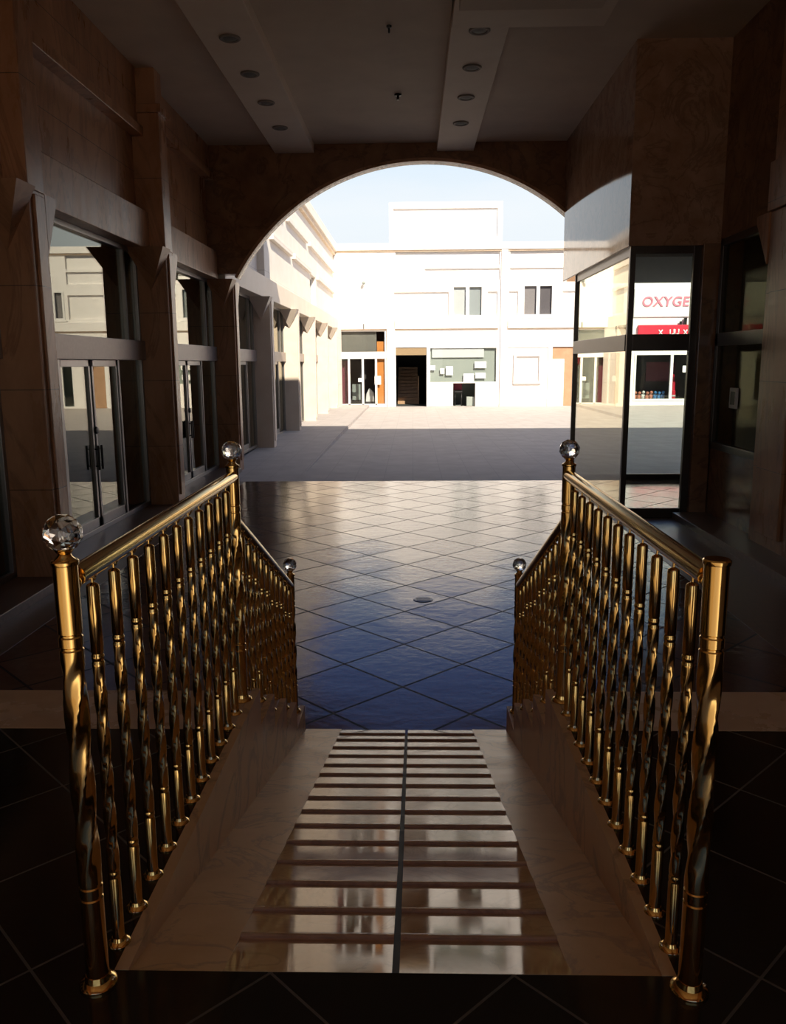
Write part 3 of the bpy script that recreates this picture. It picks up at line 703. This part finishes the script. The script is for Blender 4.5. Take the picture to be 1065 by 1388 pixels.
MB().box(2.28, 2.72, YF + .35, YF + .78, .72, .8).build('seat', M['black'], ch, bevel=.02); MB().box(2.26, 2.72, YF + .74, YF + .8, .85, 1.2).build('backrest', M['maroon'], ch, bevel=.02)
for x, y in ((2.32, .4), (2.68, .4), (2.32, .74), (2.68, .74)): MB().tube((x, YF + y, 0.0), (x, YF + y, .72), .02, 8).build('leg', M['black'], ch)
tag(MB().box(2.95, 3.38, YF + .3, YF + .8, 0, .5).build('storage_box', M['greyglass'], bevel=.02), 'grey box on the ground beside the small dark chair', 'box')
# framed wall panel, tan doorway
wp = thing('wall_panel', (6.2, YF, 1.2), 'empty white framed panel on the far wall between the pilaster and tan doorway', 'wall panel')
pierced(5.44, 6.93, 1.2, 2.78, [(5.56, 6.80, 1.32, 2.66)], YF - .13, .135).build('frame', M['white'], wp)
struct(MB().box(7.28, 7.5, YF - .06, YF + .05, 0, 3.15).build('trim_%d' % ti, M['white'])); ti += 1
d = root_struct('door_1', (8.2, YF, 0))
MB().box(7.5, 8.9, YF + .1, YF + .16, 0, 3.15).build('backing', M['tan'], d)
MB().box(7.5, 8.15, YF - .02, YF + .06, .0, 2.5).build('door_leaf', M['whitepaint'], d)
MB().box(8.86, 8.95, YF - .06, YF + .04, 2.2, 2.9).build('side_plate', M['red'], d)
# further shop with red sign and OXYGEN board (seen through the vitrine)
d = root_struct('door_2', (10.5, YF, .1))
room('room_side_shop', 9.9, 11.2, .1, 2.9, 1.6, M['greyglass'])
pierced(9.9, 11.2, .1, 2.9, [(9.98, 10.5, .1, 2.8), (10.6, 11.12, .1, 2.8)], y0, y1 - y0).build('door_frame', M['whitepaint'], d)
MB().box(9.95, 11.15, YF + .07, YF + .08, .12, 2.85).build('pane', M['winglass'], d)
tag(MB().box(10.75, 10.95, YF + .03, YF + .045, 1.3, 1.6).build('notice', M['paper']), 'white notice on the far double door seen through the side of the glass showcase', 'notice')
room('room_toy_shop', 11.9, 15.2, .24, 2.81, 2.4, M['darkgrey'])
w = root_struct('window_%d' % wn[0], (13.4, YF, .24)); wn[0] += 1
pierced(11.9, 15.2, .24, 2.81, [(12., 13.83, .34, 2.68), (13.97, 15.1, .34, 2.68)], y0 - .06, .16).build('window_frame', M['whitepaint'], w)
MB().box(11.95, 15.15, YF + .07, YF + .08, .3, 2.75).build('pane', M['winglass'], w)
tag(MB().box(13.0, 14.6, YF + 1.6, YF + 1.66, 1.25, 2.3).build('wall_hanging', M['maroon']), 'dark maroon cloth hanging at the back of the far toy shop window', 'cloth')
tag(MB().box(14.5, 14.72, YF + .02, YF + .03, 1.75, 2.1).build('notice', M['paper']), 'small white notice on the right pane beside the tall red display', 'notice')
cols = ['coral', 'coral', 'whitepaint', 'coral', 'coral', 'blue', 'blue', 'blue']
for i in range(8):
    x = 12.15 + i * .215; hgt = .42 + .22 * random.random()
    nm = {'coral': 'coral', 'whitepaint': 'white', 'blue': 'blue'}[cols[i]]
    pos = ['first from the window post', 'second from the window post', 'amid the coral ones', 'fourth from the window post', 'beside the blue ones', 'first of the three blue ones', 'middle of the three blue ones', 'nearest the white mullion'][i]
    t = thing('soft_toy', (x, YF + .55, .24), '%s soft toy on the far window sill, %s' % (nm, pos), 'toy', 'toys in the far shop window')
    MB().ball((x, YF + .55, .24 + hgt * .36), .1, 10, 1.5).build('body', M[cols[i]], t); MB().ball((x + .02, YF + .5, .24 + hgt * .36 + .24), .085, 10).build('head', M[cols[i]], t)
    MB().ball((x - .07, YF + .47, .24 + hgt * .5), .03, 8, 1.6).ball((x + .07, YF + .47, .24 + hgt * .5), .03, 8, 1.6).build('arms', M[cols[i]], t)
t = thing('display_tower', (14.25, YF + .75, .24), 'tall pink red display tower behind the right pane of the toy window', 'display tower')
MB().lathe([(.16, 0), (.16, .5), (.12, .55), (.12, 1.0), (.07, 1.05), (.06, 1.35), (.02, 1.4)], 16, (14.25, YF + .75, .24)).build('body', M['red'], t); MB().lathe([(.17, .2), (.17, .28)], 16, (14.25, YF + .75, .24)).build('band', M['whitepaint'], t)
sg = thing('shop_fascia', (13.6, YF - .15, 3.8), 'red shop fascia with white marks above the toy window across the courtyard', 'shop sign')
MB().box(12.0, 16.0, YF - .22, YF - .0, 3.3, 4.24).build('board', M['red'], sg, bevel=.01)
mb = MB()
for k, (x, s_) in enumerate(((13.15, 1), (13.75, 1), (14.0, 1), (14.45, 1))):
    for a, b, c, d_ in ((-.1, 0, .1, .26), (.1, 0, -.1, .26)) if k in (0, 3) else ((-.1, .0, -.1, .28), (-.1, 0, .1, .05), (.1, .05, .1, .3)):
        mb.tube((x + a, YF - .23, 3.72 + b), (x + c, YF - .23, 3.72 + d_), .03, 6)
mb.build('lettering', M['paper'], sg)
tag(MB().box(14.15, 14.25, YF - .2, YF - .1, 4.24, 4.42).build('floodlight', M['black']), 'small dark lamp on top of the red fascia, the shorter one', 'lamp', 'lamps on the red fascia')
tag(MB().box(14.38, 14.52, YF - .2, YF - .08, 4.24, 4.60).build('floodlight', M['black']), 'taller dark lamp on top of the red fascia', 'lamp', 'lamps on the red fascia')
ob = thing('name_board', (13.6, YF - .05, 5.2), 'white board lettered in pink high on the far facade, seen through the glass showcase', 'shop sign')
MB().box(11.75, 16.0, YF - .08, YF + .0, 4.66, 6.12).build('board', M['whitepaint'], ob, bevel=.01)
cu = bpy.data.curves.new('lettering_curve', 'FONT'); cu.body = 'OXYGEN'; cu.size = .71; cu.extrude = .02; cu.shear = .12; cu.space_character = 1.06; cu.offset = .012
to = bpy.data.objects.new('lettering_tmp', cu); COL.objects.link(to)
bpy.context.view_layer.update()
me = bpy.data.meshes.new_from_object(to.evaluated_get(bpy.context.evaluated_depsgraph_get()))
bpy.data.objects.remove(to)
me.materials.clear(); me.materials.append(M['pink'])
lo = bpy.data.objects.new('lettering', me); COL.objects.link(lo); lo.parent = ob
lo.rotation_euler = (pi / 2, 0, 0); lo.location = Vector((12.12, YF - .10, 5.21)) - ob.location
# more windows beyond, only met in reflections
room('room_last_shop', 15.8, 18.8, .24, 2.81, 2., M['darkgrey'])
w = root_struct('window_%d' % wn[0], (17.3, YF, .24)); wn[0] += 1
pierced(15.8, 18.8, .24, 2.81, [(15.9, 17.25, .24, 2.71), (17.35, 18.7, .24, 2.71)], y0, y1 - y0).build('window_frame', M['whitepaint'], w)
MB().box(15.85, 18.75, YF + .07, YF + .08, .3, 2.75).build('pane', M['winglass'], w)
struct(B(XR, XR + .4, YA0, YF + .5, 0, 8.5).build('wall_right_courtyard', M['cream']))
# wall lamp and small fitting on the far left wall
t = thing('wall_lamp', (-2.58, YF, 6.55), 'small wall lamp high on the blank white wall above the far corner shop', 'wall lamp')
MB().box(-2.64, -2.52, YF - .05, YF, 6.5, 6.62).build('base', M['alu'], t); MB().tube((-2.58, YF - .04, 6.56), (-2.58, YF - .18, 6.56), .02, 8).build('arm', M['alu'], t); MB().ball((-2.58, YF - .22, 6.54), .09).build('lamp_head', M['greyglass'], t)
tag(MB().box(-2.64, -2.58, YF - .17, YF - .12, 4.16, 4.42).build('bracket', M['alu']), 'tiny grey bracket fixed just over the far corner shop', 'bracket')

# ------------------------------------------------------------------ light
sd = bpy.data.lights.new('sun', 'SUN'); sd.energy = 8.0; sd.angle = radians(.55); sd.color = (1., .90, .75)
so = bpy.data.objects.new('sun', sd); COL.objects.link(so); so.location = (20, -30, 40)
so.rotation_euler = Vector((-.45, 1., -.885)).to_track_quat('-Z', 'Y').to_euler()
W = bpy.data.worlds.new('sky'); S.world = W; W.use_nodes = True; nt = W.node_tree; nt.nodes.clear()
out = nd(nt, 'ShaderNodeOutputWorld'); bg = nd(nt, 'ShaderNodeBackground'); tc = nd(nt, 'ShaderNodeTexCoord'); sp = nd(nt, 'ShaderNodeSeparateXYZ')
nt.links.new(tc.outputs['Generated'], sp.inputs[0])
cr = nd(nt, 'ShaderNodeValToRGB'); nt.links.new(sp.outputs[2], cr.inputs[0])
els = [(0., (.86, .90, .95)), (.17, (.88, .95, 1.0)), (.25, (.70, .85, 1.0)), (.33, (.20, .34, .82)), (.45, (.14, .26, .66)), (.62, (.30, .37, .50)), (1., (.34, .38, .46))]
e = cr.color_ramp.elements
e[0].position, e[0].color = els[0][0], (*els[0][1], 1); e[1].position, e[1].color = els[-1][0], (*els[-1][1], 1)
for p, c in els[1:-1]:
    q = e.new(p); q.color = (*c, 1)
no = nd(nt, 'ShaderNodeTexNoise', Scale=2.6, Detail=6, Roughness=.6); mp = nd(nt, 'ShaderNodeMapping'); mp.inputs['Scale'].default_value = (1, 1, 3.5)
nt.links.new(tc.outputs['Generated'], mp.inputs[0]); nt.links.new(mp.outputs[0], no.inputs['Vector'])
cl = nd(nt, 'ShaderNodeMapRange'); cl.inputs[1].default_value = .5; cl.inputs[2].default_value = .75; cl.inputs[4].default_value = .45
nt.links.new(no.outputs['Fac'], cl.inputs[0])
low = nd(nt, 'ShaderNodeMapRange'); low.inputs[1].default_value = .34; low.inputs[2].default_value = .2; nt.links.new(sp.outputs[2], low.inputs[0])
nt.links.new(mixc(nt, mth(nt, 'MULTIPLY', cl.outputs[0], low.outputs[0]), cr.outputs[0], (.97, .98, 1.)), bg.inputs[0]); bg.inputs[1].default_value = 1.
nt.links.new(bg.outputs[0], out.inputs[0])

# ------------------------------------------------------------------ camera
F = 1110.; pitch = atan(202 / 1110); yaw = radians(1.42); roll = radians(.4)
f = Vector((-sin(yaw) * cos(pitch), cos(yaw) * cos(pitch), -sin(pitch))); r = Vector((cos(yaw), sin(yaw), 0)); u = r.cross(f)
r2 = r * cos(roll) - u * sin(roll); u2 = u * cos(roll) + r * sin(roll)
cd = bpy.data.cameras.new('camera'); co = bpy.data.objects.new('camera', cd); COL.objects.link(co)
co.matrix_world = Matrix(((r2.x, u2.x, -f.x, 0), (r2.y, u2.y, -f.y, 0), (r2.z, u2.z, -f.z, 2.35), (0, 0, 0, 1)))
cd.sensor_fit = 'VERTICAL'; cd.sensor_height = 24.; cd.sensor_width = 24. * 1065 / 1388; cd.lens = F / 1388 * 24.; cd.clip_start = .05; cd.clip_end = 400
S.camera = co

S.view_settings.view_transform = 'Standard'; S.view_settings.look = 'None'; S.view_settings.gamma = 1.; S.view_settings.exposure = 0.; S.view_settings.use_curve_mapping = False
C = S.cycles
C.use_denoising = True; C.denoiser = 'OPENIMAGEDENOISE'
C.max_bounces = 12; C.diffuse_bounces = 6; C.glossy_bounces = 6; C.transmission_bounces = 8; C.transparent_max_bounces = 16
C.sample_clamp_indirect = 6.; C.caustics_reflective = False; C.caustics_refractive = False; C.blur_glossy = .5
